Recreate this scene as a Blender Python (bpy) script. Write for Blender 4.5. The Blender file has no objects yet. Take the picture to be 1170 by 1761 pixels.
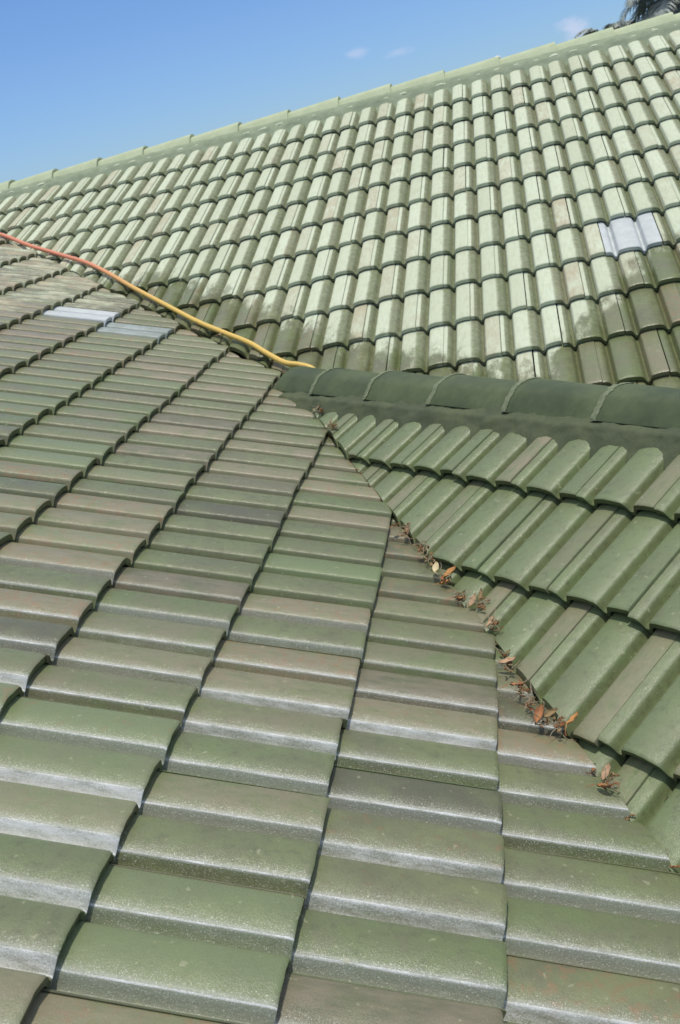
import bpy, bmesh, math, random
from mathutils import Vector, Matrix, noise
R = math.radians
sc = bpy.context.scene
COL = sc.collection
random.seed(7)

# ------------------------------------------------------------------ camera
cam_d = bpy.data.cameras.new('camera'); cam = bpy.data.objects.new('camera', cam_d); COL.objects.link(cam)
right = Vector((0.96678, 0.13484, -0.21714)); up = Vector((0.15545, 0.36416, 0.91827)); back = Vector((0.20289, -0.92152, 0.33111))
CAMP = Vector((0.81286, -1.71048, 1.00496))
cam.matrix_world = Matrix(((right.x, up.x, back.x, CAMP.x), (right.y, up.y, back.y, CAMP.y), (right.z, up.z, back.z, CAMP.z), (0, 0, 0, 1)))
cam_d.sensor_fit = 'VERTICAL'; cam_d.angle = R(56.03); cam_d.clip_start = 0.05; cam_d.clip_end = 5000
F_PX = 1655.0
cam_d.dof.use_dof = True; cam_d.dof.focus_distance = 2.4; cam_d.dof.aperture_fstop = cam_d.lens / 1000 / 0.0042   # a phone's small lens, focused on the near tiles
sc.camera = cam

# ------------------------------------------------------------------ light
SUN = Vector((0.10, -0.10, 0.98)).normalized()
elev = math.asin(SUN.z); azim = math.atan2(SUN.x, SUN.y)
w = bpy.data.worlds.new('World'); sc.world = w; w.use_nodes = True
nt = w.node_tree; nt.nodes.clear()
wo = nt.nodes.new('ShaderNodeOutputWorld'); bg = nt.nodes.new('ShaderNodeBackground'); sky = nt.nodes.new('ShaderNodeTexSky')
sky.sky_type = 'NISHITA'; sky.sun_disc = False; sky.sun_elevation = elev; sky.sun_rotation = azim
sky.air_density = 1.0; sky.dust_density = 0.6; sky.ozone_density = 1.5
bg.inputs[1].default_value = 0.115
tint = nt.nodes.new('ShaderNodeMix'); tint.data_type = 'RGBA'; tint.blend_type = 'MULTIPLY'; tint.inputs[0].default_value = 1.0
tint.inputs[7].default_value = (0.56, 0.74, 1.04, 1); nt.links.new(sky.outputs[0], tint.inputs[6])
# upper sky, out of view, turned bright grey as added neutral fill light
tcw = nt.nodes.new('ShaderNodeTexCoord'); sxyz = nt.nodes.new('ShaderNodeSeparateXYZ'); nt.links.new(tcw.outputs['Generated'], sxyz.inputs[0])
mrw = nt.nodes.new('ShaderNodeMapRange'); mrw.interpolation_type = 'SMOOTHSTEP'; nt.links.new(sxyz.outputs[2], mrw.inputs[0])
for q_, v_ in ((1, 0.22), (2, 0.65), (3, 0.0), (4, 0.8)): mrw.inputs[q_].default_value = v_
sky_fill = nt.nodes.new('ShaderNodeMix'); sky_fill.data_type = 'RGBA'; nt.links.new(mrw.outputs[0], sky_fill.inputs[0]); nt.links.new(tint.outputs[2], sky_fill.inputs[6]); sky_fill.inputs[7].default_value = (5.2, 5.4, 5.5, 1)
nt.links.new(sky_fill.outputs[2], bg.inputs[0]); nt.links.new(bg.outputs[0], wo.inputs[0])
sd = bpy.data.lights.new('sun', 'SUN'); sd.energy = 2.6; sd.angle = R(1.0); sd.color = (1.0, 0.94, 0.83)
so = bpy.data.objects.new('sun', sd); COL.objects.link(so); so.rotation_euler = SUN.to_track_quat('Z', 'Y').to_euler()
sc.view_settings.view_transform = 'Standard'; sc.view_settings.look = 'None'; sc.view_settings.gamma = 1
sc.view_settings.exposure = 0.18

# ------------------------------------------------------------------ material helpers
def new_mat(name):
    m = bpy.data.materials.new(name); m.use_nodes = True
    n = m.node_tree; n.nodes.clear()
    o = n.nodes.new('ShaderNodeOutputMaterial'); b = n.nodes.new('ShaderNodeBsdfPrincipled')
    n.links.new(b.outputs[0], o.inputs[0])
    return m, n, b
class G:
    def __init__(s, n): s.n = n
    def node(s, t, **k):
        x = s.n.nodes.new(t)
        for a, v in k.items(): setattr(x, a, v)
        return x
    def put(s, sock, v):
        if isinstance(v, bpy.types.NodeSocket): s.n.links.new(v, sock)
        else: sock.default_value = v
    def math(s, op, a, b=0.0, c=0.0, clamp=False):
        x = s.node('ShaderNodeMath', operation=op, use_clamp=clamp)
        s.put(x.inputs[0], a); s.put(x.inputs[1], b)
        if op in ('MULTIPLY_ADD', 'SMOOTH_MIN'): s.put(x.inputs[2], c)
        return x.outputs[0]
    def mix(s, f, a, b, mode='MIX'):
        x = s.node('ShaderNodeMix', data_type='RGBA', blend_type=mode)
        s.put(x.inputs[0], f); s.put(x.inputs[6], a); s.put(x.inputs[7], b)
        return x.outputs[2]
    def noise(s, scale, detail=4, rough=0.6, vec=None, sx=None):
        x = s.node('ShaderNodeTexNoise'); x.inputs['Scale'].default_value = scale; x.inputs['Detail'].default_value = detail; x.inputs['Roughness'].default_value = rough
        if vec is not None: s.n.links.new(vec, x.inputs['Vector'])
        return x.outputs[0]
    def ramp(s, v, lo, hi, a=0.0, b=1.0):
        x = s.node('ShaderNodeMapRange', interpolation_type='SMOOTHSTEP')
        s.put(x.inputs[0], v); s.put(x.inputs[1], lo); s.put(x.inputs[2], hi); s.put(x.inputs[3], a); s.put(x.inputs[4], b)
        return x.outputs[0]
    def attr(s, name):
        return s.node('ShaderNodeAttribute', attribute_name=name).outputs['Fac']
    def pos(s): return s.node('ShaderNodeNewGeometry').outputs['Position']
def rgb(r, g, b): return (r, g, b, 1)

def tile_material(name):
    m, n, b = new_mat(name); g = G(n)
    P = g.pos()
    uvn = g.node('ShaderNodeAttribute', attribute_name='lat')      # (down the slope, across, lift): runs with the tile
    lat = uvn.outputs['Vector']
    rnd = g.attr('rnd'); brown = g.attr('brown'); dryd = g.attr('dry')
    mp = g.node('ShaderNodeMapping'); mp.inputs['Scale'].default_value = (0.25, 1, 1); n.links.new(lat, mp.inputs[0])
    streak = g.noise(60, 5, 0.65, mp.outputs[0])
    n1 = g.noise(9, 5, 0.62, P); n2 = g.noise(38, 5, 0.7, P); n3 = g.noise(330, 3, 0.8, P); n4 = g.noise(2.2, 3, 0.5, P)
    # wet paint
    wet = g.mix(rnd, rgb(0.130, 0.172, 0.070), rgb(0.180, 0.198, 0.098))
    fresh = g.attr('fresh')
    wet = g.mix(fresh, wet, rgb(0.158, 0.212, 0.098))
    wet = g.mix(g.math('MULTIPLY', g.ramp(n1, 0.35, 0.7), g.math('SUBTRACT', 1.0, g.math('MULTIPLY', fresh, 0.75), clamp=True)), wet, rgb(0.138, 0.146, 0.082))
    wet = g.mix(g.math('MULTIPLY', g.ramp(n2, 0.48, 0.75), 0.6), wet, rgb(0.075, 0.092, 0.05))
    wet = g.mix(g.math('MULTIPLY', g.ramp(g.attr('dark'), 0.78, 0.92), g.ramp(n1, 0.25, 0.6, 0.45, 0.9)), wet, rgb(0.095, 0.097, 0.062))
    wet = g.mix(g.math('MULTIPLY', g.ramp(g.attr('dark'), 0.30, 0.05), 0.6), wet, rgb(0.170, 0.225, 0.105))
    bm = g.math('MULTIPLY', brown, g.ramp(g.math('ADD', g.math('MULTIPLY', n1, 0.6), g.math('MULTIPLY', streak, 0.5)), 0.36, 0.66), clamp=True)
    wet = g.mix(g.math('MULTIPLY', bm, 0.75), wet, rgb(0.285, 0.240, 0.165))
    wet = g.mix(g.math('MULTIPLY', g.ramp(g.math('MULTIPLY', rnd, n2), 0.45, 0.62), 0.5), wet, rgb(0.30, 0.17, 0.09))
    # dry chalked paint
    dry = g.mix(rnd, rgb(0.49, 0.54, 0.415), rgb(0.57, 0.63, 0.50))
    dry = g.mix(g.math('MULTIPLY', g.ramp(streak, 0.4, 0.75), 0.45), dry, rgb(0.38, 0.41, 0.26))
    dry = g.mix(g.math('MULTIPLY', g.ramp(n2, 0.5, 0.8), 0.35), dry, rgb(0.44, 0.42, 0.30))
    dry = g.mix(g.math('MULTIPLY', bm, 0.85), dry, rgb(0.40, 0.33, 0.23))
    mp2 = g.node('ShaderNodeMapping'); mp2.inputs['Scale'].default_value = (0.45, 1, 1); n.links.new(lat, mp2.inputs[0])
    run = g.noise(13, 5, 0.7, mp2.outputs[0])
    dm = g.ramp(g.math('ADD', g.math('ADD', dryd, g.math('MULTIPLY', g.math('SUBTRACT', run, 0.5), 2.0)), g.math('MULTIPLY', g.math('SUBTRACT', n3, 0.5), 1.2)), -0.22, 0.22)
    # the pans between the rolls and the noses stay damp and grow algae
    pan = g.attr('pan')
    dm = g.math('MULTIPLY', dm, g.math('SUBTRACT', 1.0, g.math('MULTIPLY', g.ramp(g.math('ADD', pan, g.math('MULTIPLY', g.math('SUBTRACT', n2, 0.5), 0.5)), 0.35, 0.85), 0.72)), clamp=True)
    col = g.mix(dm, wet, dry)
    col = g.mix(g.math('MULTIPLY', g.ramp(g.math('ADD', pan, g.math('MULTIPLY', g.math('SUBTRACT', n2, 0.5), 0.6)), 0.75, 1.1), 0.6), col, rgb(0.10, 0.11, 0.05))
    glare = g.attr('painted_glare')  # wet glare on the near tile edges, painted into the colour
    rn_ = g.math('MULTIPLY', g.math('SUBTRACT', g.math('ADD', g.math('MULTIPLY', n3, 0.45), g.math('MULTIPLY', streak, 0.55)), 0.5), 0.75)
    rs_ = g.math('ADD', glare, rn_)
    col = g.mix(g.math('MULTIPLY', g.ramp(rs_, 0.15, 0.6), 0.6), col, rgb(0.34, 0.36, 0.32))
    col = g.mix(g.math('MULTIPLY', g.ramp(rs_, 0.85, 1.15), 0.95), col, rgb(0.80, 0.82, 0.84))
    spk = g.ramp(g.noise(420, 2, 0.6, P), 0.60, 0.66)  # glinting sparkles painted as pale specks
    col = g.mix(g.math('MULTIPLY', g.math('MULTIPLY', spk, g.ramp(glare, 0.05, 0.3)), 0.65), col, rgb(0.72, 0.74, 0.68))
    lich = g.ramp(g.noise(62, 2, 0.4, P), 0.70, 0.735)
    col = g.mix(g.math('MULTIPLY', lich, 0.45), col, rgb(0.36, 0.36, 0.24))
    speck = g.ramp(g.noise(150, 3, 0.7, P), 0.66, 0.74)
    col = g.mix(g.math('MULTIPLY', speck, 0.35), col, rgb(0.06, 0.065, 0.035))
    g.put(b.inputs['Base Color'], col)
    rw = g.ramp(n2, 0.3, 0.75, 0.27, 0.50)
    g.put(b.inputs['Roughness'], g.math('ADD', g.math('MULTIPLY', g.math('SUBTRACT', 1.0, dm), rw), g.math('MULTIPLY', dm, 0.75)))
    wt = g.math('MULTIPLY', g.math('SUBTRACT', 1.0, dm), g.math('SUBTRACT', 1.0, pan, clamp=True))
    g.put(b.inputs['Specular IOR Level'], g.math('MULTIPLY_ADD', wt, 0.38, 0.12))
    g.put(b.inputs['Coat Weight'], g.math('MULTIPLY', wt, 0.4)); b.inputs['Coat Roughness'].default_value = 0.2
    bu = g.node('ShaderNodeBump'); bu.inputs['Strength'].default_value = 0.8; bu.inputs['Distance'].default_value = 0.0026
    g.put(bu.inputs['Height'], g.math('ADD', g.math('MULTIPLY', n3, 0.55), g.math('ADD', g.math('MULTIPLY', streak, 0.2), g.math('MULTIPLY', n2, 0.7))))
    n.links.new(bu.outputs[0], b.inputs['Normal']); n.links.new(bu.outputs[0], b.inputs['Coat Normal'])
    return m
M_TILE = tile_material('weathered_tile_paint')

def simple(name, c1, c2, scale=20, rough=0.6, bump=0.3, dist=0.002, coat=0.0, spec=0.5):
    m, n, b = new_mat(name); g = G(n); P = g.pos()
    a = g.noise(scale, 6, 0.65, P); f = g.noise(scale * 9, 4, 0.7, P)
    c = g.mix(g.ramp(a, 0.3, 0.7), rgb(*c1), rgb(*c2))
    c = g.mix(g.math('MULTIPLY', g.ramp(f, 0.45, 0.8), 0.3), c, rgb(*(x * 0.55 for x in c1)))
    g.put(b.inputs['Base Color'], c); g.put(b.inputs['Roughness'], g.ramp(a, 0.2, 0.8, rough - 0.08, rough + 0.1))
    b.inputs['Coat Weight'].default_value = coat; b.inputs['Coat Roughness'].default_value = 0.2
    b.inputs['Specular IOR Level'].default_value = spec
    bu = g.node('ShaderNodeBump'); bu.inputs['Strength'].default_value = bump; bu.inputs['Distance'].default_value = dist
    g.put(bu.inputs['Height'], g.math('ADD', a, g.math('MULTIPLY', f, 0.5))); n.links.new(bu.outputs[0], b.inputs['Normal'])
    return m
M_BLUE = simple('pale_blue_grey_tile', (0.53, 0.57, 0.585), (0.43, 0.47, 0.485), 14, 0.6, 0.3)
M_BLUEWET = simple('dull_blue_grey_tile', (0.33, 0.38, 0.38), (0.24, 0.28, 0.25), 14, 0.4, 0.3)
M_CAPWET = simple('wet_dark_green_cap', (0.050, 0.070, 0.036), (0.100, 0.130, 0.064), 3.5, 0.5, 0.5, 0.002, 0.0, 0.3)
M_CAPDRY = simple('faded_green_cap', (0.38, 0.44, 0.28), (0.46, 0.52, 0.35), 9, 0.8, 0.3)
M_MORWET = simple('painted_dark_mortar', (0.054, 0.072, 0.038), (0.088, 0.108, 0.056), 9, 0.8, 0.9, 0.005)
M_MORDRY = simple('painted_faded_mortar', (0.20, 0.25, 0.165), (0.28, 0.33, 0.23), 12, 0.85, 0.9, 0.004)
M_JOINT = simple('worn_mortar_bead', (0.20, 0.235, 0.145), (0.13, 0.16, 0.095), 60, 0.8, 1.0, 0.003)
M_UNDER = simple('dirty_underlay', (0.03, 0.035, 0.022), (0.05, 0.05, 0.035), 12, 0.9, 0.5)

# ------------------------------------------------------------------ roof geometry
E_, W_ = 0.345, 0.134368          # course exposure, width of one roll
H_, STEP, TH = 0.036, 0.027, 0.022
class Slope:
    def __init__(s, origin, across, down):
        s.X = Vector(across).normalized(); s.D = Vector(down).normalized(); s.N = s.X.cross(-s.D).normalized()
        s.O = Vector(origin)
    def at(s, d, q, n): return s.O + s.D * d + s.X * q + s.N * n
    def z_at(s, x, y, n=0.0):     # height of the plane lifted n at a plan point
        o = s.O + s.N * n
        return o.z - (s.N.x * (x - o.x) + s.N.y * (y - o.y)) / s.N.z
sA, sB, sC, yC = 0.382458, 0.418506, 0.382458 + 0.0061963, -0.0394930
gB = math.pi / 4 - 0.0048248
A = Slope((0, 0, 0), (0, 1, 0), (math.cos(sA), 0, -math.sin(sA))); A.O -= A.N * 0.8 * H_ + A.X * 0.12 * W_
XB = Vector((math.sin(gB), -math.cos(gB), 0)); HB = Vector((-math.cos(gB), -math.sin(gB), 0))
B = Slope((0.203551, 1.734765, -0.056525), XB, HB * math.cos(sB) - Vector((0, 0, math.sin(sB)))); B.O -= B.X * 0.96 * W_
OB = Vector((0.203551, 1.734765, -0.056525))
XC = Vector((math.cos(yC), math.sin(yC), 0)); HC = Vector((math.sin(yC), -math.cos(yC), 0))
C = Slope((0.650375, 4.257857, 0.703428), XC, HC * math.cos(sC) - Vector((0, 0, math.sin(sC)))); C.O -= C.N * (H_ - STEP) + C.X * 0.42 * W_
RIDGE_H = 0.39                                              # plan distance of the near ridge above B's origin line
P = Vector((-0.305, 2.87, 0))
def ridge_pt(h):
    p = OB + Vector((-HB.x, -HB.y, 0)) * h; p.z = OB.z + h * math.tan(sB); return p
Pr = ridge_pt(0.42); Pr = Pr + XB * ((P - Pr).dot(XB)); P = Vector((Pr.x, Pr.y, 0))
R0 = ridge_pt(RIDGE_H)
# the hidden back slope of the small wing
HB2 = -HB
B2 = Slope(R0, -XB, HB2 * math.cos(sB) - Vector((0, 0, math.sin(sB))))
def ndir(a): return Vector((math.cos(a), math.sin(a), 0))
V1 = Vector((1.243, -2.95, 0)).normalized()                 # near valley, between A and B
V2 = Vector((-2.39, 2.33, 0)).normalized()                  # far valley, between A and C
# line where the hidden slope meets C
def meet(S1, S2):
    v = S1.N.cross(S2.N); v.z = 0; return v.normalized()
V3 = meet(B2, C)
if V3.x < 0: V3 = -V3
def side(v, s): return Vector((-v.y, v.x, 0)) * s           # normal of the vertical plane through v; keep = positive side
GAP = 0.005
CLIP = {
    'A': [(P, side(V1, -1), -0.010), (P, side(V2, 1), GAP)],
    'B': [(P, side(V1, 1), -0.002), (R0, side(XB, -1), 0.125)],
    'C': [(P, side(V2, -1), GAP), (P, side(V3, 1), GAP), (C.at(-5.55 * E_, 0, 0), HC, 0.12)],
    'B2': [(R0, side(XB, 1), 0.075), (P, side(V3, -1), GAP)],
}
# ---- tile profile: height over one roll, u = 0..1 from pan to pan
PROF = [(0.0, 0.0), (0.018, 0.01), (0.034, 0.10), (0.060, 0.38), (0.086, 0.63), (0.100, 0.735), (0.112, 0.785), (0.135, 0.835), (0.17, 0.875), (0.22, 0.92), (0.29, 0.965), (0.38, 1.0), (0.48, 1.0), (0.56, 0.985),
        (0.64, 0.955), (0.72, 0.905), (0.79, 0.835), (0.835, 0.76), (0.87, 0.62), (0.905, 0.38), (0.94, 0.12), (0.965, 0.02), (0.985, 0.0)]
SEAM = 0.615
def prof_at(u):
    u %= 1.0
    for (a, ha), (b, hb) in zip(PROF, PROF[1:] + [(1.0, 0.0)]):
        if a <= u <= b: return ha + (hb - ha) * (u - a) / (b - a)
def across_pts(lo, hi, seam_l, seam_r, gd=1.0):
    """(u in rolls, height) from lo to hi"""
    us = sorted({round(k + u, 4) for k in range(int(math.floor(lo)), int(math.ceil(hi)) + 1) for u, _ in PROF if lo + 0.012 < k + u < hi - 0.012})
    out = [(lo, prof_at(lo) * H_)] + [(u, prof_at(u) * H_) for u in us] + [(hi, prof_at(hi) * H_)]
    if seam_l: # the strip that tucks beside the neighbour's lip sits a little lower, with a groove between
        out = [(lo + 0.028, out[0][1] - 0.010), (lo + 0.034, out[0][1] - 0.0035 * gd)] + [(u, h - 0.0028 * gd * max(0.0, 1 - (u - lo) / 0.3)) for u, h in out[1:]]
    if seam_r:
        out = out[:-1] + [(hi - 0.010, out[-1][1] + 0.0006 * gd), (hi, out[-1][1] - 0.0015)]
    return out

def dry_field(kind, p):
    """signed: positive where the roof has dried pale (a wet edge with a shape of its own)"""
    x, y = p.x, p.y
    if kind == 'C':
        pts = [(-3.5, 4.6), (-1.32, 4.15), (-0.97, 3.90), (-0.68, 3.66), (-0.37, 3.34), (-0.1, 3.08), (0.14, 2.92), (0.31, 2.82), (0.53, 2.70), (0.71, 2.58), (0.91, 2.47), (1.0, 2.62), (1.12, 2.77), (1.31, 2.98), (1.46, 3.20), (1.66, 3.28), (3, 3.3)]
        for (a, ya), (b, yb) in zip(pts, pts[1:]):
            if a <= x <= b: return (y - (ya + (yb - ya) * (x - a) / (b - a))) * 2.6
        return (y - pts[0][1] if x < 0 else y - 3.3) * 2.6
    if kind == 'A':
        a, b = Vector((-1.85, 3.1, 0)), Vector((-1.12, 4.05, 0))
        t = (b - a).normalized(); nn = Vector((-t.y, t.x, 0))
        return min(0.05, (Vector((x, y, 0)) - a).dot(nn) * 1.6 + 0.45 * noise.noise(Vector((0.3, y * 9, 0)))) - 0.06
    return -1.5

def clip_bm(bm, kind):
    for o, nrm, gap in CLIP[kind]:
        bm.verts.ensure_lookup_table()
        ds = [(v.co - o).dot(nrm) - gap for v in bm.verts]
        if not ds: return
        if min(ds) >= 0: continue
        if max(ds) <= 0: bm.clear(); return
        j = 0.008 * noise.noise(bm.verts[0].co * 7.3) + 0.004
        r = bmesh.ops.bisect_plane(bm, geom=bm.verts[:] + bm.edges[:] + bm.faces[:], plane_co=o + nrm * (gap + j), plane_no=nrm, clear_inner=True)
        ed = [x for x in r['geom_cut'] if isinstance(x, bmesh.types.BMEdge)]
        if ed:
            try: bmesh.ops.holes_fill(bm, edges=ed, sides=0)
            except Exception: pass

TILES = {}
def tile_bm(S, kind, i, k, par, lo=None, hi=None):
    """one concrete tile: nose at course line i, from the seam of roll k-2 .. seam of roll k (k has a seam)"""
    rs = random.Random(hash((kind, i, k)) & 0xffffff) if False else random.Random(i * 7919 + k * 104729 + ord(kind[0]) * 31 + len(kind))
    seam = 0.80 if kind == 'A' else SEAM
    lo, hi = k - 2 + seam, k + seam
    pts = across_pts(lo, hi, kind != 'A', kind != 'A')
    dj, qj, lift, yaw, tip = rs.uniform(-.006, .006), rs.uniform(-.002, .002), rs.uniform(0, .0035), rs.uniform(-.013, .013), rs.uniform(-.0018, .0018)
    L = E_ + 0.045
    ss = [0.0, 0.004, 0.012, 0.06, 0.20, 0.315, L]       # distances up from the nose
    bm = bmesh.new()
    lr, lb, ld, lp = [bm.loops.layers.float.new(nm) for nm in ('rnd', 'brown', 'dry', 'pan')]; lk = bm.loops.layers.float.new('dark'); lf = bm.loops.layers.float.new('fresh'); lw = bm.loops.layers.float.new('painted_glare')
    ll = bm.loops.layers.float_vector.new('lat')
    rr = [rs.random() * (0.55 if kind == 'B' else 1) for _ in range(3)]; step = STEP * (1.25 if kind == 'B' else 1)
    bb = [0.0, 0.0, 0.0]; dk = [rs.random() for _ in range(3)]; glare_amt = [rs.random() ** 1.25 * 1.15 for _ in range(3)]
    for j in range(3):
        seamroll = (k - 2 + j - k) % 2 == 0
        t = rs.random()
        bb[j] = max(0, (t - 0.35)) * 1.5 if (seamroll and j == 2) else max(0, t - 0.85) * 2.0
        if kind == 'A': bb[j] = max(0, rs.random() - 0.45) * 1.7 + max(0.0, min(0.55, (W_ * k - 1.4) * 0.35))
        if kind == 'B' and j != 2: bb[j] = 0
        if kind == 'C' and j == 2: bb[j] *= 0.8
    umid = (lo + hi) / 2
    def co(sd, u, h):
        base = -step * sd / E_
        q = u * W_
        edge = -0.0035 if sd == 0.0 else (-0.0008 if sd == 0.004 else 0)
        dd = (-sd if sd > 0.01 else -sd + 0.0022 * noise.noise(Vector((u * 3.1, i * 5.3, k * 2.7))) + 0.0012 * noise.noise(Vector((u * 17, i, k)))) + dj + yaw * (u - umid) * W_ * 2
        nn = base + h + edge + lift * max(0, 1 - sd / E_) + tip * (u - umid)
        return S.at(i * E_ + dd, q + qj, nn), (dd, q, nn)
    top = [[None] * len(pts) for _ in ss]; bot = [[None] * len(pts) for _ in (0, 1)]
    info = {}
    for a, sd in enumerate(ss):
        for b, (u, h) in enumerate(pts):
            c, lc = co(sd, u, h); v = bm.verts.new(c); top[a][b] = v; info[v] = (u, (lc[0] + i * .37, lc[1], lc[2] + k * .1), sd, h)
    for a, sd in enumerate((0.0, L)):
        for b, (u, h) in enumerate(pts):
            c, lc = co(sd, u, h - TH * (0.9 if a == 0 else 0.9)); 
            if a == 0: c += S.D * -0.002
            v = bm.verts.new(c); bot[a][b] = v; info[v] = (u, (lc[0] + i * .37, lc[1], lc[2]), sd, -0.01)
    fs = []
    np_ = len(pts)
    for a in range(len(ss) - 1):
        for b in range(np_ - 1): fs.append(bm.faces.new((top[a][b], top[a][b + 1], top[a + 1][b + 1], top[a + 1][b])))
    for b in range(np_ - 1):
        fs.append(bm.faces.new((bot[0][b], bot[0][b + 1], top[0][b + 1], top[0][b])))
        fs.append(bm.faces.new((bot[1][b], bot[1][b + 1], bot[0][b + 1], bot[0][b])))
        fs.append(bm.faces.new((top[-1][b], top[-1][b + 1], bot[1][b + 1], bot[1][b])))
    for b, rev in ((0, 0), (np_ - 1, 1)):
        col = [top[a][b] for a in range(len(ss))] + [bot[1][b], bot[0][b]]
        fs.append(bm.faces.new(col if not rev else col[::-1]))
    for f in fs:
        f.smooth = True
        uc = sum(info[l.vert][0] for l in f.loops) / len(f.loops)
        j = int(math.floor(uc)) - (k - 2)
        j = min(2, max(0, j))
        for l in f.loops:
            u, lc, sd, h = info[l.vert]
            l[lr] = rr[j]; l[lf] = (0.55 + 0.4 * rr[j]) if kind == 'B' else 0.0; l[lk] = dk[j] if kind == 'A' else 0.25 + dk[j] * 0.45; l[lb] = bb[j]; l[ll] = lc
            fr = u - math.floor(u)
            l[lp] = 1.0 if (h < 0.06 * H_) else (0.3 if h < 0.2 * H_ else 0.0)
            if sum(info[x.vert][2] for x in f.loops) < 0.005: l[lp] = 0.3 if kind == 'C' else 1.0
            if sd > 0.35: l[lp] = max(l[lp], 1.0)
            if kind == 'B' and (fr > 0.85 or fr < 0.045): l[lp] = max(l[lp], 0.9)  # B's right walls get the dark pan colour too, for contrast with the crowns
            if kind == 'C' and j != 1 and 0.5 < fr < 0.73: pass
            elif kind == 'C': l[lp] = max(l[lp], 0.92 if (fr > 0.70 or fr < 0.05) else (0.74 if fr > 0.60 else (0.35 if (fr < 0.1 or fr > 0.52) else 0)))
            l[lw] = (0.15 + 0.85 * glare_amt[j] if fr < 0.095 else (1.0 if fr < 0.125 else (0.5 if fr < 0.15 else max(0.0, 0.30 - (fr - .15) * 1.3)))) * max(0.0, min(1.0, (0.75 - l.vert.co.y) / 0.5)) if kind == 'A' else 0.0  # painted glare: pale near wall, glint line on the shoulder, fading over the top
            l[ld] = dry_field(kind, l.vert.co)
    bmesh.ops.recalc_face_normals(bm, faces=bm.faces[:])
    return bm

def proj(p):
    q = p - CAMP; z = -q.dot(back)
    if z < 0.05: return None
    return 585 + F_PX * q.dot(right) / z, 880.5 - F_PX * q.dot(up) / z, z

def to_obj(name, bm, mats, parent=None, sharp=38):
    me = bpy.data.meshes.new(name); bm.normal_update()
    for e in bm.edges:
        if len(e.link_faces) == 2 and e.calc_face_angle(0) > R(sharp): e.smooth = False
    bm.to_mesh(me); bm.free()
    for m in (mats if isinstance(mats, (list, tuple)) else [mats]): me.materials.append(m)
    o = bpy.data.objects.new(name, me); COL.objects.link(o)
    if parent: o.parent = parent
    return o
def tag(o, label=None, cat=None, group=None, kind=None):
    for k, v in (('label', label), ('category', cat), ('group', group), ('kind', kind)):
        if v: o[k] = v
    return o

roof = bpy.data.objects.new('tiled_roof', None); COL.objects.link(roof)
tag(roof, 'green concrete tile roof with three slopes, two valleys and mortared ridge caps', 'roof', None, 'thing')

def deck(kind, S, quad):
    """the roof deck under the tiles, a slab 30 mm thick"""
    bm = bmesh.new()
    quad = list(quad)
    for n in (-0.045, -0.075):
        vs = [bm.verts.new(S.at(d, q, n)) for d, q in quad]
        bm.faces.new(vs)
    bm.verts.ensure_lookup_table(); n = len(quad)
    for a in range(n): bm.faces.new((bm.verts[a], bm.verts[(a + 1) % n], bm.verts[n + (a + 1) % n], bm.verts[n + a]))
    save = CLIP[kind]; CLIP[kind] = [(o, nn, 0.0) for o, nn, gp in save]; clip_bm(bm, kind); CLIP[kind] = save
    bmesh.ops.recalc_face_normals(bm, faces=bm.faces[:])
    return to_obj('roof_slope', bm, M_UNDER, roof)

def lay(kind, S, i0, i1, k0, k1, phase, slope, blue={}):
    found = []
    for i in range(i0, i1 + 1):
        for k in range(k0, k1 + 1):
            if (i + k + phase) % 2: continue
            c = S.at((i - 0.5) * E_, (k - .3) * W_, 0.02)
            if any((c - o).dot(nn) < -0.32 for o, nn, g_ in CLIP[kind]): continue
            bm = tile_bm(S, kind, i, k, phase)
            clip_bm(bm, kind)
            if not bm.verts: bm.free(); continue
            # how large it shows
            pr = [proj(v.co) for v in list(bm.verts)[::7]]
            ins = [p_ for p_ in pr if p_ and -20 < p_[0] < 1190 and -20 < p_[1] < 1781]
            area = 0
            if ins and kind != 'B2':
                xs = [p_[0] for p_ in ins]; ys = [p_[1] for p_ in ins]
                area = (max(xs) - min(xs)) * (max(ys) - min(ys)) + 1
            found.append([area, i, k, bm])
    found.sort(key=lambda t: -t[0])
    rest = bmesh.new(); n_rest = 0
    me_tmp = bpy.data.meshes.new('tmp')
    for r_, (area, i, k, bm) in enumerate(found):
        mat = blue.get((i, k))
        if mat or (area > 0 and r_ < 96):
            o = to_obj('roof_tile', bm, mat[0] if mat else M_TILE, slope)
            if mat: o['label'] = mat[1]
        else:
            bm.normal_update()
            for e in bm.edges:
                if len(e.link_faces) == 2 and e.calc_face_angle(0) > R(38): e.smooth = False
            bm.to_mesh(me_tmp); bm.free(); rest.from_mesh(me_tmp); n_rest += 1
    bpy.data.meshes.remove(me_tmp)
    if n_rest:
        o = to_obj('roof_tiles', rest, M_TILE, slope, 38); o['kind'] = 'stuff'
    else: rest.free()

deckA = deck('A', A, [(-10.9 * E_, -45 * W_), (-10.9 * E_, 62 * W_), (8 * E_, 62 * W_), (8 * E_, -45 * W_)])
deckB = deck('B', B, [(-3 * E_, -14 * W_), (-3 * E_, 40 * W_), (9 * E_, 40 * W_), (9 * E_, -14 * W_)])
deckC = deck('C', C, [(-5.4 * E_, -45 * W_), (-5.4 * E_, 45 * W_), (16 * E_, 45 * W_), (16 * E_, -45 * W_)])
deckB2 = deck('B2', B2, [(0, -40 * W_), (0, 12 * W_), (6 * E_, 12 * W_), (6 * E_, -40 * W_)])
BLUE_C = {(3, 7): (M_BLUE, 'replacement roof tile in unpainted pale blue-grey')}
BLUE_A = {(-4, 25): (M_BLUE, 'bare pale blue-grey roof tile'), (-3, 24): (M_BLUEWET, 'dull blue-grey roof tile beside the paler one')}
lay('A', A, -10, 4, -24, 50, 1, deckA, BLUE_A)
lay('B', B, -1, 6, -8, 26, 0, deckB)
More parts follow.
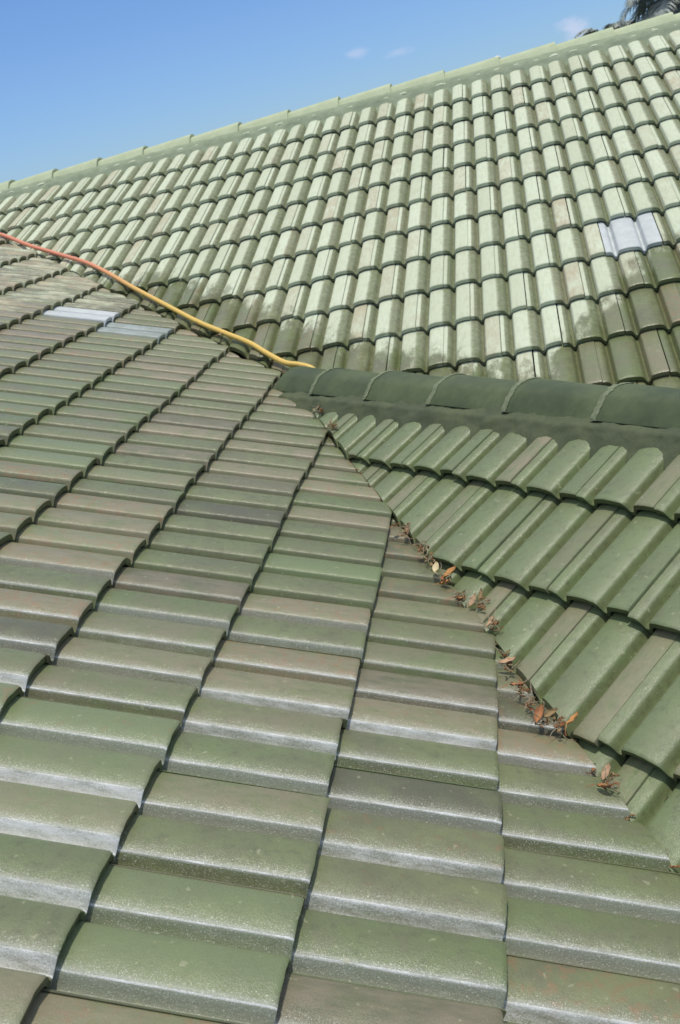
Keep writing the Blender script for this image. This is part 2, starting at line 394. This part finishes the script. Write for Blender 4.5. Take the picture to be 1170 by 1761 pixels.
lay('C', C, -5, 13, -38, 34, 0, deckC, BLUE_C)
lay('B2', B2, 0, 4, -26, 8, 0, deckB2)

# ------------------------------------------------------------------ valley flashing
def valley(S1, S2, v, n1, length, wid=0.10):
    bm = bmesh.new(); rows = []
    t = 0.0
    for a in range(int(length / 0.1) + 1):
        c = P + v * (a * 0.1)
        row = []
        for off, S in ((-wid, S1), (0, S1), (wid, S2)):
            p = c + n1 * -off if S is S1 else c - n1 * off
            zz = min(S1.z_at(c.x, c.y, -0.03), S2.z_at(c.x, c.y, -0.03)) if off == 0 else S.z_at(p.x, p.y, -0.03)
            row.append(bm.verts.new((p.x, p.y, zz)))
        rows.append(row)
    for r1, r2 in zip(rows, rows[1:]):
        for b in range(2): bm.faces.new((r1[b], r1[b + 1], r2[b + 1], r2[b]))
    o = to_obj('valley_flashing', bm, M_UNDER, roof)
    return o
def silt(v, S1, S2, n1, length):
    bm = bmesh.new(); prev = None
    for a in range(int(length / 0.012)):
        c = P + v * (a * 0.012); hw = 0.016 + 0.006 * noise.noise(c * 23)
        zz = min(S1.z_at(c.x, c.y), S2.z_at(c.x, c.y)) - 0.002 + 0.008 * noise.noise(c * 9) + 0.004 * noise.noise(c * 40)
        vs = [bm.verts.new((c.x + n1.x * t, c.y + n1.y * t, zz - abs(t) * .5)) for t in (-hw, -hw * .4, hw * .3, hw)]
        if prev:
            for b in range(3):
                f = bm.faces.new((prev[b], prev[b + 1], vs[b + 1], vs[b])); f.smooth = True
        prev = vs
    return to_obj('valley_silt', bm, M_SILT, roof)
M_SILT = simple('valley_dirt', (0.13, 0.12, 0.08), (0.20, 0.17, 0.11), 40, 0.95, 1.0, 0.004)
silt(V1, A, B, side(V1, -1), 4.4); silt(V2, A, C, side(V2, 1), 4.4)
valley(A, B, V1, side(V1, -1), 4.5)
valley(A, C, V2, side(V2, 1), 4.6)

# ------------------------------------------------------------------ ridges: caps and their mortar bed
CAP_P = [(-1.0, 0.0), (-0.97, 0.08), (-0.78, 0.40), (-0.58, 0.72), (-0.50, 0.81), (-0.40, 0.88), (-0.2, 0.96), (0.0, 1.0), (0.2, 0.96), (0.40, 0.88), (0.50, 0.81), (0.58, 0.72), (0.78, 0.40), (0.97, 0.08), (1.0, 0.0)]
def cap(origin, along, hw, hh, length, mat, wide, rs, joint=None):
    """one ridge tile from origin for length along the ridge; wide = which end (0/1) is the larger, lapping one"""
    al = along.normalized(); sdv = Vector((al.y, -al.x, 0)); upv = Vector((0, 0, 1))
    bm = bmesh.new()
    st = [0, 0.012, 0.08, 0.5, 0.92, 0.988, 1.0]
    jit = rs.uniform(-.003, .003); roll = rs.uniform(-.02, .02)
    rings = []
    def ring(t, k_in):
        k = (1.0 - 0.11 * t) if wide == 0 else (0.89 + 0.11 * t)
        lift = (0.012 * (1 - t) if wide == 0 else 0.012 * t)
        out = []
        for (x, y) in CAP_P:
            xx, yy = x * hw * k, y * hh * k
            if k_in: xx *= 1 - 0.013 / hw; yy = yy * (1 - 0.013 / hh) - 0.001
            c, s_ = math.cos(roll), math.sin(roll)
            out.append(origin + al * (t * length) + sdv * (xx * c - yy * s_ + jit) + upv * (yy * c + xx * s_ + lift))
        return out
    for inn in (0, 1): rings.append([[bm.verts.new(p) for p in ring(t, inn)] for t in st])
    n = len(CAP_P)
    for inn in (0, 1):
        for r1, r2 in zip(rings[inn], rings[inn][1:]):
            for b in range(n - 1):
                f = bm.faces.new((r1[b], r1[b + 1], r2[b + 1], r2[b])); f.smooth = True
    for e_ in (0, -1):
        for b in range(n - 1): bm.faces.new((rings[0][e_][b], rings[0][e_][b + 1], rings[1][e_][b + 1], rings[1][e_][b]))
    for b in (0, -1):
        for a in range(len(st) - 1): bm.faces.new((rings[0][a][b], rings[0][a + 1][b], rings[1][a + 1][b], rings[1][a][b]))
    bmesh.ops.recalc_face_normals(bm, faces=bm.faces[:])
    o = to_obj('ridge_tile', bm, mat, roof, 50)
    if joint:
        bm = bmesh.new(); w0 = 0 if wide == 0 else 1
        prev = None
        for b in range(n * 3 - 2):
            f_ = b / 3; a0 = int(f_); fr = f_ - a0; a1 = min(n - 1, a0 + 1)
            x = CAP_P[a0][0] * (1 - fr) + CAP_P[a1][0] * fr; y = CAP_P[a0][1] * (1 - fr) + CAP_P[a1][1] * fr
            rough = 0.004 * noise.noise(Vector((b * 0.9, origin.x * 9, origin.y * 7)))
            base = origin + al * (w0 * length) + sdv * (x * hw + jit) + upv * (y * hh + 0.012)
            nrm = (sdv * x * hh + upv * max(y, .15) * hw).normalized()
            sg = -1 if wide == 0 else 1
            ringv = [base + nrm * -0.016 + al * sg * (0.012 + rough), base + nrm * (0.001 + rough) + al * sg * (0.013 + rough), base + nrm * (0.003 + rough * .5) + al * sg * (0.001), base + nrm * (0.0015) + al * sg * (-0.010 + rough * 1.5)]
            vs = [bm.verts.new(p) for p in ringv]
            if prev:
                for q in range(3): 
                    f = bm.faces.new((prev[q], prev[q + 1], vs[q + 1], vs[q])); f.smooth = True
            prev = vs
        bmesh.ops.recalc_face_normals(bm, faces=bm.faces[:])
        to_obj('mortar_joint', bm, joint, o, 60)
    return o

def mortar(origin, along, length, sect, mat, amp=0.004, step=0.02):
    """a trowelled mortar bed with an uneven face, extruded along the ridge; sect = (out, height) points"""
    al = along.normalized(); sdv = Vector((al.y, -al.x, 0))
    bm = bmesh.new(); prev = None; n = int(length / step)
    fine = []
    for (a, b) in zip(sect, sect[1:]):
        for t in range(4): fine.append((a[0] + (b[0] - a[0]) * t / 4, a[1] + (b[1] - a[1]) * t / 4))
    fine.append(sect[-1])
    for a in range(n + 1):
        vs = []
        for (x, y) in fine:
            p = origin + al * (a * step) + sdv * x + Vector((0, 0, y))
            nn = amp * noise.noise(p * 14) + amp * 0.6 * noise.noise(p * 41)
            vs.append(bm.verts.new(p + Vector((0, 0, nn)) + sdv * (nn * (1 if x > 0 else -1))))
        if prev:
            for b in range(len(vs) - 1):
                f = bm.faces.new((prev[b], prev[b + 1], vs[b + 1], vs[b])); f.smooth = True
        prev = vs
    bmesh.ops.recalc_face_normals(bm, faces=bm.faces[:])
    return to_obj('ridge_mortar', bm, mat, roof, 60)

# near ridge, dark and wet.  sdv for XB = (y,-x) = points towards B
rsn = random.Random(3)
tB = math.tan(sB)
CL = 0.398
base_h = -0.032
t_along = [(-0.70 - 0.398 * 1) + CL * a for a in range(0, 9)]      # joints measured along XB from OB
OBr = R0.copy()
for a, t in enumerate(t_along):
    t0 = t; ln = CL + 0.035
    if a == 0: t0 = t + 0.10; ln -= 0.10
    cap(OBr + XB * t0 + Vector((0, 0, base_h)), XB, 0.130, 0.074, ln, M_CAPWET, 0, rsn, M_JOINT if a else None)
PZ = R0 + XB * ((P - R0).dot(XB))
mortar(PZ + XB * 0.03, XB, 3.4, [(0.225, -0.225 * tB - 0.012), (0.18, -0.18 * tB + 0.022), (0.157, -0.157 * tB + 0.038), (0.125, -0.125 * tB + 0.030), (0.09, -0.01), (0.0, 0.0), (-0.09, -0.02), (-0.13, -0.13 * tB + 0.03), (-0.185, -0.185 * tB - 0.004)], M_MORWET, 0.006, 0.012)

# far ridge, dry and faded
RC = C.at(-5.55 * E_, 0, 0) ; tC = math.tan(sC)
side_f = Vector((XC.y, -XC.x, 0))
for a in range(-14, 9):
    q = (-0.95 + 2.962 * a + 0.42) * W_
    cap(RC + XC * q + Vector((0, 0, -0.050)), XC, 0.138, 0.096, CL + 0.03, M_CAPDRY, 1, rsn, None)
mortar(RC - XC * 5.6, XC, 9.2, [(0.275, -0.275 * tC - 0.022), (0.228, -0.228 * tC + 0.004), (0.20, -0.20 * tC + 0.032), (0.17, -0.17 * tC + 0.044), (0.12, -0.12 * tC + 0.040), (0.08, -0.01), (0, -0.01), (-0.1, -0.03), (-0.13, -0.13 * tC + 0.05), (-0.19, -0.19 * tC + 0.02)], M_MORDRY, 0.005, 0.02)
# blind slopes behind the two high ridges
def back_slope(o, along, down_h, pitch, length):
    bm = bmesh.new(); d = down_h * math.cos(pitch) - Vector((0, 0, math.sin(pitch)))
    S = Slope(o, -along if (-along).cross(-d).z > 0 else along, d)
    prev = None
    for a in range(int(length / (W_ / 4))):
        u = (a / 4) % 1
        vs = [bm.verts.new(S.at(dd, a * W_ / 4, prof_at(u) * H_ - 0.03)) for dd in (0, 2.2, 4.4)]
        if prev:
            for b in range(2):
                f = bm.faces.new((prev[b], prev[b + 1], vs[b + 1], vs[b])); f.smooth = True
        prev = vs
    bmesh.ops.recalc_face_normals(bm, faces=bm.faces[:])
    return to_obj('roof_slope', bm, M_CAPDRY, roof)
back_slope(RC + XC * 3.8, XC, -HC, sC, 9.0)

# white dab on the far ridge
def blob(name, c, r, mat, parent=None, sx=(1, 1, 1), amp=0.25):
    bm = bmesh.new(); bmesh.ops.create_icosphere(bm, subdivisions=3, radius=1)
    for v in bm.verts:
        k = 1 + amp * noise.noise(v.co * 1.7 + c * 3); v.co = Vector((v.co.x * sx[0], v.co.y * sx[1], v.co.z * sx[2])) * r * k + c
    for f in bm.faces: f.smooth = True
    return to_obj(name, bm, mat, parent)
M_WHITE = simple('white_sealant', (0.8, 0.8, 0.78), (0.72, 0.72, 0.7), 30, 0.5, 0.3)
dab = blob('sealant_dab', RC + XC * ((-0.95 + 2.962 * 1 + 0.42) * W_ + 0.02) + Vector((0, 0, 0.047)), 0.018, M_WHITE, roof, (1.4, 1, 0.7)); dab['label'] = 'white dab of sealant on a ridge cap joint'

# ------------------------------------------------------------------ garden hose lying along the far valley
def tube(name, pts, rad, mat, seg=12, parent=None, attr=None):
    bm = bmesh.new(); la = bm.loops.layers.float.new('along'); prev = None; n = len(pts)
    for a, p in enumerate(pts):
        t = (pts[min(n - 1, a + 1)] - pts[max(0, a - 1)]).normalized()
        s1 = t.cross(Vector((0, 0, 1))).normalized(); s2 = s1.cross(t)
        r = rad(a / (n - 1)) if callable(rad) else rad
        vs = [bm.verts.new(p + (s1 * math.cos(2 * math.pi * q / seg) + s2 * math.sin(2 * math.pi * q / seg)) * r) for q in range(seg)]
        if prev:
            for q in range(seg):
                f = bm.faces.new((prev[q], prev[(q + 1) % seg], vs[(q + 1) % seg], vs[q])); f.smooth = True
                for l in f.loops: l[la] = a / (n - 1)
        else: bm.faces.new(vs[::-1])
        prev = vs
    bm.faces.new(prev)
    bmesh.ops.recalc_face_normals(bm, faces=bm.faces[:])
    return to_obj(name, bm, mat, parent)
def spline(ps, k=10):
    out = []
    for a in range(len(ps) - 1):
        p0, p1, p2, p3 = ps[max(0, a - 1)], ps[a], ps[a + 1], ps[min(len(ps) - 1, a + 2)]
        for t in range(k):
            t /= k
            out.append(0.5 * ((2 * p1) + (p2 - p0) * t + (2 * p0 - 5 * p1 + 4 * p2 - p3) * t * t + (3 * p1 - p0 - 3 * p2 + p3) * t ** 3))
    out.append(ps[-1]); return out
m, n, b = new_mat('hose_rubber'); g = G(n)
al = g.attr('along')
c = g.mix(g.ramp(al, 0.30, 0.52), rgb(0.72, 0.26, 0.17), rgb(0.72, 0.50, 0.13))
c = g.mix(g.math('MULTIPLY', g.ramp(g.noise(60, 4, 0.6, g.pos()), 0.4, 0.8), 0.25), c, rgb(0.4, 0.27, 0.1))
g.put(b.inputs['Base Color'], c); b.inputs['Roughness'].default_value = 0.45
M_HOSE = m

HOSE = [(-2.857, 5.003, 1.174), (-2.618, 5.009, 1.078), (-2.329, 4.801, 0.962), (-2.081, 4.667, 0.866), (-1.802, 4.44, 0.777), (-1.577, 4.21, 0.687), (-1.363, 3.975, 0.594), (-1.074, 3.67, 0.474),
        (-0.856, 3.443, 0.384), (-0.677, 3.277, 0.32), (-0.511, 3.127, 0.261), (-0.402, 3.002, 0.212), (-0.299, 2.893, 0.170), (-0.22, 2.855, 0.152), (-0.16, 2.825, 0.13), (-0.11, 2.79, 0.085), (-0.06, 2.75, 0.05)]
HOSE = [(-4.2, 5.6, 1.75), (-3.5, 5.3, 1.45)] + HOSE
hose = tube('garden_hose', spline([Vector(p) for p in HOSE], 8), 0.0138, M_HOSE)
tag(hose, 'long yellow hose fading to salmon red, lying along the far roof valley', 'hose')

# ------------------------------------------------------------------ dead leaves caught in the near valley
def leaf_mat(name, c1, c2):
    return simple(name, c1, c2, 45, 0.75, 0.6, 0.001)
ML = {'orange': leaf_mat('dry_leaf_orange', (0.52, 0.25, 0.07), (0.38, 0.19, 0.07)), 'cream': leaf_mat('dry_leaf_cream', (0.62, 0.55, 0.34), (0.55, 0.42, 0.22)),
      'red': leaf_mat('dry_leaf_red_brown', (0.42, 0.18, 0.07), (0.28, 0.13, 0.06)), 'brown': leaf_mat('dry_leaf_brown', (0.28, 0.19, 0.09), (0.38, 0.28, 0.15)),
      'grey': leaf_mat('dead_twig_grey', (0.34, 0.29, 0.20), (0.16, 0.13, 0.09)), 'tan': leaf_mat('dry_leaf_tan', (0.48, 0.30, 0.18), (0.40, 0.28, 0.18))}
def leaf_bm(bm, c, ln, wd, yaw, pitch, curl, rs, roll=0.0):
    M_ = Matrix.Translation(c) @ Matrix.Rotation(yaw, 4, 'Z') @ Matrix.Rotation(-pitch, 4, 'Y') @ Matrix.Rotation(roll, 4, 'X')
    nx, ny = 9, 6; layers = []
    for th in (0, -0.0008):
        g_ = []
        for a in range(nx + 1):
            t = a / nx; hw = wd * (math.sin(math.pi * min(1, t * 0.94 + 0.03)) ** 0.75) * (1 + 0.12 * rs.uniform(-1, 1) * (th == 0)) / 2 if th == 0 else None
            if th == 0: layers.append(hw)
            hw = layers[a] if th else hw
            row = []
            for b_ in range(ny + 1):
                y = (b_ / ny * 2 - 1); ang = y * curl
                yy = hw * (math.sin(ang) / curl if curl else y); zz = hw * (1 - math.cos(ang)) / max(curl, .1)
                x = (t - .5) * ln
                zz += 0.18 * ln * (t - .5) ** 2 * 2 + 0.0015 * math.sin(t * 14 + b_ * 2)
                row.append(bm.verts.new(M_ @ Vector((x, yy, zz + th))))
            g_.append(row)
        layers_v = layers_v + [g_] if th else [g_]
    for g_ in layers_v:
        for a in range(nx):
            for b_ in range(ny):
                f = bm.faces.new((g_[a][b_], g_[a + 1][b_], g_[a + 1][b_ + 1], g_[a][b_ + 1])); f.smooth = True
def twig_bm(bm, a, b, r, rs):
    n_ = 5; prev = None
    for k in range(n_ + 1):
        t = k / n_; p = a.lerp(b, t) + Vector((rs.uniform(-1, 1), rs.uniform(-1, 1), rs.uniform(-1, 1))) * 0.06 * (b - a).length * (0 < k < n_)
        rr = r * (1 - .6 * t)
        vs = [bm.verts.new(p + Vector((rr * math.cos(q * 2.1), rr * math.sin(q * 2.1) * .7, rr * math.sin(q * 2.1)))) for q in range(3)]
        if prev:
            for q in range(3): bm.faces.new((prev[q], prev[(q + 1) % 3], vs[(q + 1) % 3], vs[q]))
        prev = vs
rl = random.Random(11)
LEAVES = [  # plan point, lift, length, width, yaw, pitch, curl, material, label
    ((-0.050, 2.285, 0.062), .045, .020, 0.6, 0.5, 1.0, 'tan', 'small tan dry leaf highest up in the near valley, below the ridge end'),
    ((-0.030, 2.235, 0.052), .035, .018, -1.0, 0.6, 1.2, 'red', 'small red-brown leaf standing in the valley just below the ridge end'),
    ((0.024, 2.085, 0.036), .050, .016, 0.9, 0.7, 1.3, 'tan', 'thin upright tan leaf scrap against the second cut tile below the ridge end'),
    ((0.045, 2.035, 0.022), .060, .020, -0.5, 0.1, 0.8, 'brown', 'dark brown pointed leaf lying flat across the valley near its top'),
    ((0.345, 1.205, -0.118), .030, .018, 0.3, 0.2, 0.8, 'orange', 'small orange-brown leaf tip poking out under a cut tile halfway down the valley'),
    ((0.385, 1.165, -0.122), .045, .018, 1.3, 1.1, 1.0, 'tan', 'upright pale tan leaf beside the small orange tip halfway down the valley'),
    ((0.478, 0.940, -0.172), .050, .027, 1.4, 0.5, 0.5, 'cream', 'pale cream oval leaf, the lightest one in the valley'),
    ((0.522, 0.905, -0.180), .062, .042, 0.5, 0.4, 0.9, 'orange', 'large crumpled orange leaf next to the pale cream oval leaf'),
    ((0.505, 0.865, -0.192), .045, .030, -0.4, 0.3, 1.0, 'orange', 'orange-brown leaf tucked under the large crumpled orange leaf'),
    ((0.548, 0.775, -0.205), .045, .024, -0.8, 0.2, 0.8, 'red', 'rust red leaf lying at the mouth of a pan below the pale cream leaf'),
    ((0.586, 0.752, -0.205), .052, .026, 0.9, 0.6, 0.9, 'tan', 'tan curled leaf beside the rust red one, in a tangle of stems'),
    ((0.608, 0.778, -0.205), .050, .018, 1.2, 0.9, 1.2, 'brown', 'brown upright leaf scrap behind the tan curled leaf'),
    ((0.632, 0.655, -0.228), .045, .022, 0.9, 0.5, 1.1, 'tan', 'bleached tan leaf sticking up from a knot of twigs in the valley'),
    ((0.668, 0.470, -0.250), .060, .026, 0.15, 0.1, 1.0, 'tan', 'wide shallow curled tan leaf bridging the valley gap'),
    ((0.690, 0.372, -0.262), .052, .022, -0.3, 0.15, 0.9, 'red', 'dark red leaf lying flat among grey stems in the lower valley'),
    ((0.735, 0.240, -0.268), .060, .040, 1.1, 0.5, 1.5, 'red', 'tightly curled russet leaf in the big dark clump low in the valley'),
    ((0.760, 0.250, -0.275), .050, .030, 0.2, 0.4, 1.4, 'brown', 'dark brown rolled leaf behind the curled russet leaf'),
    ((0.808, 0.232, -0.285), .052, .026, 0.8, 0.25, 0.7, 'orange', 'bright orange leaf pressed against the end of a brown roll low in the valley'),
    ((0.860, 0.065, -0.315), .050, .024, 1.0, 0.5, 1.1, 'tan', 'pale papery leaf in the lowest clump of the valley'),
    ((0.850, 0.030, -0.325), .045, .026, -0.6, 0.3, 1.2, 'red', 'reddish leaf under the pale papery leaf in the lowest clump'),
    ((-0.690, 3.262, 0.318), .040, .020, 0.4, 0.3, 0.8, 'tan', 'pale leaf scrap under the yellow hose in the far valley'),
]
for (c, ln, wd, yaw, pitch, curl, mk, lab) in LEAVES:
    bm = bmesh.new(); leaf_bm(bm, Vector((0, 0, 0)), ln * .8, wd * .8, yaw, pitch, curl, rl, rl.uniform(-.5, .5))
    if rl.random() < .7: twig_bm(bm, Vector((math.cos(yaw), math.sin(yaw), 0)) * -ln * .48, Vector((math.cos(yaw + .3), math.sin(yaw + .3), 0.1)) * -ln * .9, 0.0012, rl)
    bmesh.ops.recalc_face_normals(bm, faces=bm.faces[:])
    o = to_obj('dry_leaf', bm, ML[mk]); o.location = c
    tag(o, lab, 'leaf', 'dry leaves caught in the roof valleys')
bm = bmesh.new(); bm2 = bmesh.new()
CL_ = [(-0.045, 2.27, .042), (0.03, 2.07, .018), (0.37, 1.17, -.135), (0.43, 1.05, -.155), (0.45, 1.0, -.175), (0.50, .90, -.20), (0.54, .80, -.215), (0.60, .75, -.225), (0.635, .64, -.24), (0.67, .47, -.265), (0.695, .36, -.275), (0.71, .31, -.285), (0.74, .24, -.29), (0.77, .22, -.30), (0.86, .05, -.335), (-0.4, 3.0, .16), (-0.30, 2.84, .125), (-.86, 3.45, .35)]
for ci, (x, y, z) in enumerate(CL_):
    sp = 0.016
    for _ in range(14 if ci < 15 else 6):
        c = Vector((x + rl.gauss(0, sp * .5) + .006, y + rl.gauss(0, sp), z + rl.uniform(0, .014)))
        leaf_bm(bm, c, rl.uniform(.006, .022), rl.uniform(.004, .010), rl.uniform(0, 6.3), rl.uniform(-.6, .8), rl.uniform(.5, 1.4), rl, rl.uniform(-1, 1))
    for _ in range(9 if ci < 15 else 3):
        c = Vector((x + rl.gauss(0, sp * .5), y + rl.gauss(0, sp), z + rl.uniform(0, .02)))
        a_ = rl.uniform(0, 6.3); twig_bm(bm2, c, c + Vector((math.cos(a_), math.sin(a_), rl.uniform(-.1, .8))) * rl.uniform(.015, .04), rl.uniform(.0008, .0018), rl)
for q_ in range(170):
    y = rl.uniform(-0.25, 2.45); x = P.x + V1.x / V1.y * (y - P.y)
    if noise.noise(Vector((y * 4.3, 2.2, 0))) < rl.uniform(-.45, .35): continue
    z = min(A.z_at(x, y, 0.012), B.z_at(x, y, 0.012)) + rl.uniform(0, .014)
    c = Vector((x + rl.gauss(0.002, .006), y, z))
    if rl.random() < .7: leaf_bm(bm, c, rl.uniform(.006, .024), rl.uniform(.004, .011), rl.uniform(0, 6.3), rl.uniform(-.5, .6), rl.uniform(.5, 1.4), rl, rl.uniform(-1, 1))
    else:
        a_ = rl.uniform(0, 6.3); twig_bm(bm2, c, c + Vector((math.cos(a_) * .6, math.sin(a_), rl.uniform(-.1, .4))) * rl.uniform(.015, .045), rl.uniform(.0008, .0018), rl)
bm2.faces.ensure_lookup_table()
n_leaf = len(bm.faces)
tmp = bpy.data.meshes.new('tmp'); bm2.to_mesh(tmp); bm.from_mesh(tmp); bm2.free()
bm.faces.ensure_lookup_table()
for k, f in enumerate(bm.faces): f.material_index = 1 if k >= n_leaf else (0 if (k // 108) % 3 else 2)
litter = to_obj('leaf_litter', bm, [ML['brown'], ML['grey'], ML['red']])
tag(litter, 'crumbled brown leaf scraps and thin grey twigs along the roof valleys', 'litter', None, 'stuff')

# ------------------------------------------------------------------ palms beyond the far ridge
def foliage_mat(name, c1, c2):
    m, n, b = new_mat(name); g = G(n)
    rn = g.node('ShaderNodeObjectInfo').outputs['Random']
    c = g.mix(g.ramp(g.noise(3, 4, 0.6, g.pos()), 0.3, 0.7), rgb(*c1), rgb(*c2))
    g.put(b.inputs['Base Color'], c); b.inputs['Roughness'].default_value = 0.55
    return m
M_FROND = foliage_mat('palm_frond', (0.24, 0.28, 0.25), (0.36, 0.40, 0.37))
M_TRUNK = simple('palm_trunk_bark', (0.22, 0.18, 0.14), (0.14, 0.11, 0.09), 6, 0.9, 1.0, 0.02)
def palm(name, base, top, nf, flen, seed, label):
    rp = random.Random(seed)
    root = bpy.data.objects.new(name, None); COL.objects.link(root); root.location = base
    tag(root, label, 'palm', 'palm trees beyond the far ridge')
    hgt = top.z - base.z
    pts = [Vector(((top.x - base.x) * t, (top.y - base.y) * t, hgt * t)) + Vector((0.05 * math.sin(t * 9), 0, 0)) for t in [k / 24 for k in range(25)]]
    tr = tube('trunk', pts, lambda t: (0.16 - 0.04 * t) * (1 + 0.05 * math.sin(t * 150)), M_TRUNK, 14, root)
    T = pts[-1]
    bm = bmesh.new()
    for k in range(nf):
        az = k * 2.39996 + rp.uniform(-.2, .2); el = R(78) - (k / nf) * R(120) + rp.uniform(-.12, .12)
        L = flen * rp.uniform(.85, 1.1); hd = Vector((math.cos(az), math.sin(az), 0)); sdv = Vector((-hd.y, hd.x, 0))
        p = T.copy(); e = el; seg = 22; prevp = None; st_ = []
        for s_ in range(seg + 1):
            d = hd * math.cos(e) + Vector((0, 0, math.sin(e)))
            st_.append((p.copy(), d.copy())); p = p + d * (L / seg); e -= (R(95) + el * .45) / seg * (0.4 + 1.1 * s_ / seg)
        for (p0, d0), (p1, d1) in zip(st_, st_[1:]):
            wv = 0.012
            bm.faces.new([bm.verts.new(x) for x in (p0 - sdv * wv, p0 + sdv * wv, p1 + sdv * wv, p1 - sdv * wv)])
        for s_ in range(3, seg * 3):
            t = s_ / (seg * 3); i0 = min(seg - 1, int(t * seg)); p0, d0 = st_[i0]; p1, _ = st_[i0 + 1]; pp = p0.lerp(p1, t * seg - i0)
            ll_ = 0.34 * flen * math.sin(math.pi * (0.12 + 0.80 * t)) * rp.uniform(.8, 1.1)
            upd = sdv.cross(d0).normalized() * -1
            for sg in (-1, 1):
                out = (sdv * sg * 0.85 + d0 * 0.55 + upd * rp.uniform(-.25, .1) * -1).normalized()
                droop = Vector((0, 0, -0.35 * ll_))
                a_ = pp; b_ = pp + out * ll_ * .55 + droop * .25; c_ = pp + out * ll_ + droop
                wd = d0 * 0.016
                v = [bm.verts.new(x) for x in (a_ - wd, a_ + wd, b_ + wd * .9, b_ - wd * .9)]; bm.faces.new(v)
                bm.faces.new((v[3], v[2], bm.verts.new(c_)))
    to_obj('crown', bm, M_FROND, root, 180)
GZ = -3.4
palm('palm_tree', Vector((4.95, 19.5, GZ)), Vector((4.82, 19.4, 2.50)), 44, 1.25, 5, 'larger grey-green palm whose crown fills the corner above the far ridge')
palm('palm_tree', Vector((3.65, 20.4, GZ)), Vector((3.6, 20.3, 2.02)), 34, 0.8, 9, 'smaller palm with only one feathery frond tip showing above the ridge')

# ------------------------------------------------------------------ ground far below
m, n, b = new_mat('lawn_ground'); g = G(n)
g.put(b.inputs['Base Color'], g.mix(g.noise(0.4, 6, 0.6, g.pos()), rgb(0.06, 0.085, 0.03), rgb(0.13, 0.13, 0.07))); b.inputs['Roughness'].default_value = 0.95
bm = bmesh.new()
vs = [bm.verts.new((x, y, GZ)) for x, y in ((-900, -900), (900, -900), (900, 900), (-900, 900))]; bm.faces.new(vs)
gr = to_obj('ground', bm, m); gr['kind'] = 'structure'

# ------------------------------------------------------------------ small clouds in the sky itself, by direction
def add_clouds():
    g = G(nt); tc = g.node('ShaderNodeTexCoord').outputs['Generated']
    nrm = g.node('ShaderNodeVectorMath', operation='NORMALIZE'); nt.links.new(tc, nrm.inputs[0]); D = nrm.outputs[0]
    mp = g.node('ShaderNodeMapping'); mp.inputs['Scale'].default_value = (1, 1, 2.2); nt.links.new(D, mp.inputs[0])
    nz = g.noise(42, 6, 0.6, mp.outputs[0]); total = None
    for (d, rx, rz, k) in (((-0.103, 0.990, 0.093), .010, .004, .3), ((-0.064, 0.994, 0.086), .012, .004, .25), ((0.096, 0.993, 0.068), .011, .009, .5), ((-0.114, .99, .05), .012, .004, .2)):
        sb = g.node('ShaderNodeVectorMath', operation='SUBTRACT'); nt.links.new(D, sb.inputs[0]); sb.inputs[1].default_value = d
        sc_ = g.node('ShaderNodeVectorMath', operation='MULTIPLY'); nt.links.new(sb.outputs[0], sc_.inputs[0]); sc_.inputs[1].default_value = (1 / rx, 1 / rx, 1 / rz)
        ln = g.node('ShaderNodeVectorMath', operation='LENGTH'); nt.links.new(sc_.outputs[0], ln.inputs[0])
        f = g.math('MULTIPLY', g.ramp(g.math('ADD', ln.outputs['Value'], g.math('MULTIPLY', g.math('SUBTRACT', nz, 0.5), -3.2)), 0.2, 1.5, 1.0, 0.0), k)
        total = f if total is None else g.math('MAXIMUM', total, f)
    c = g.mix(total, sky_fill.outputs[2], rgb(5.6, 5.7, 7.0))
    nt.links.new(c, bg.inputs[0])
add_clouds()
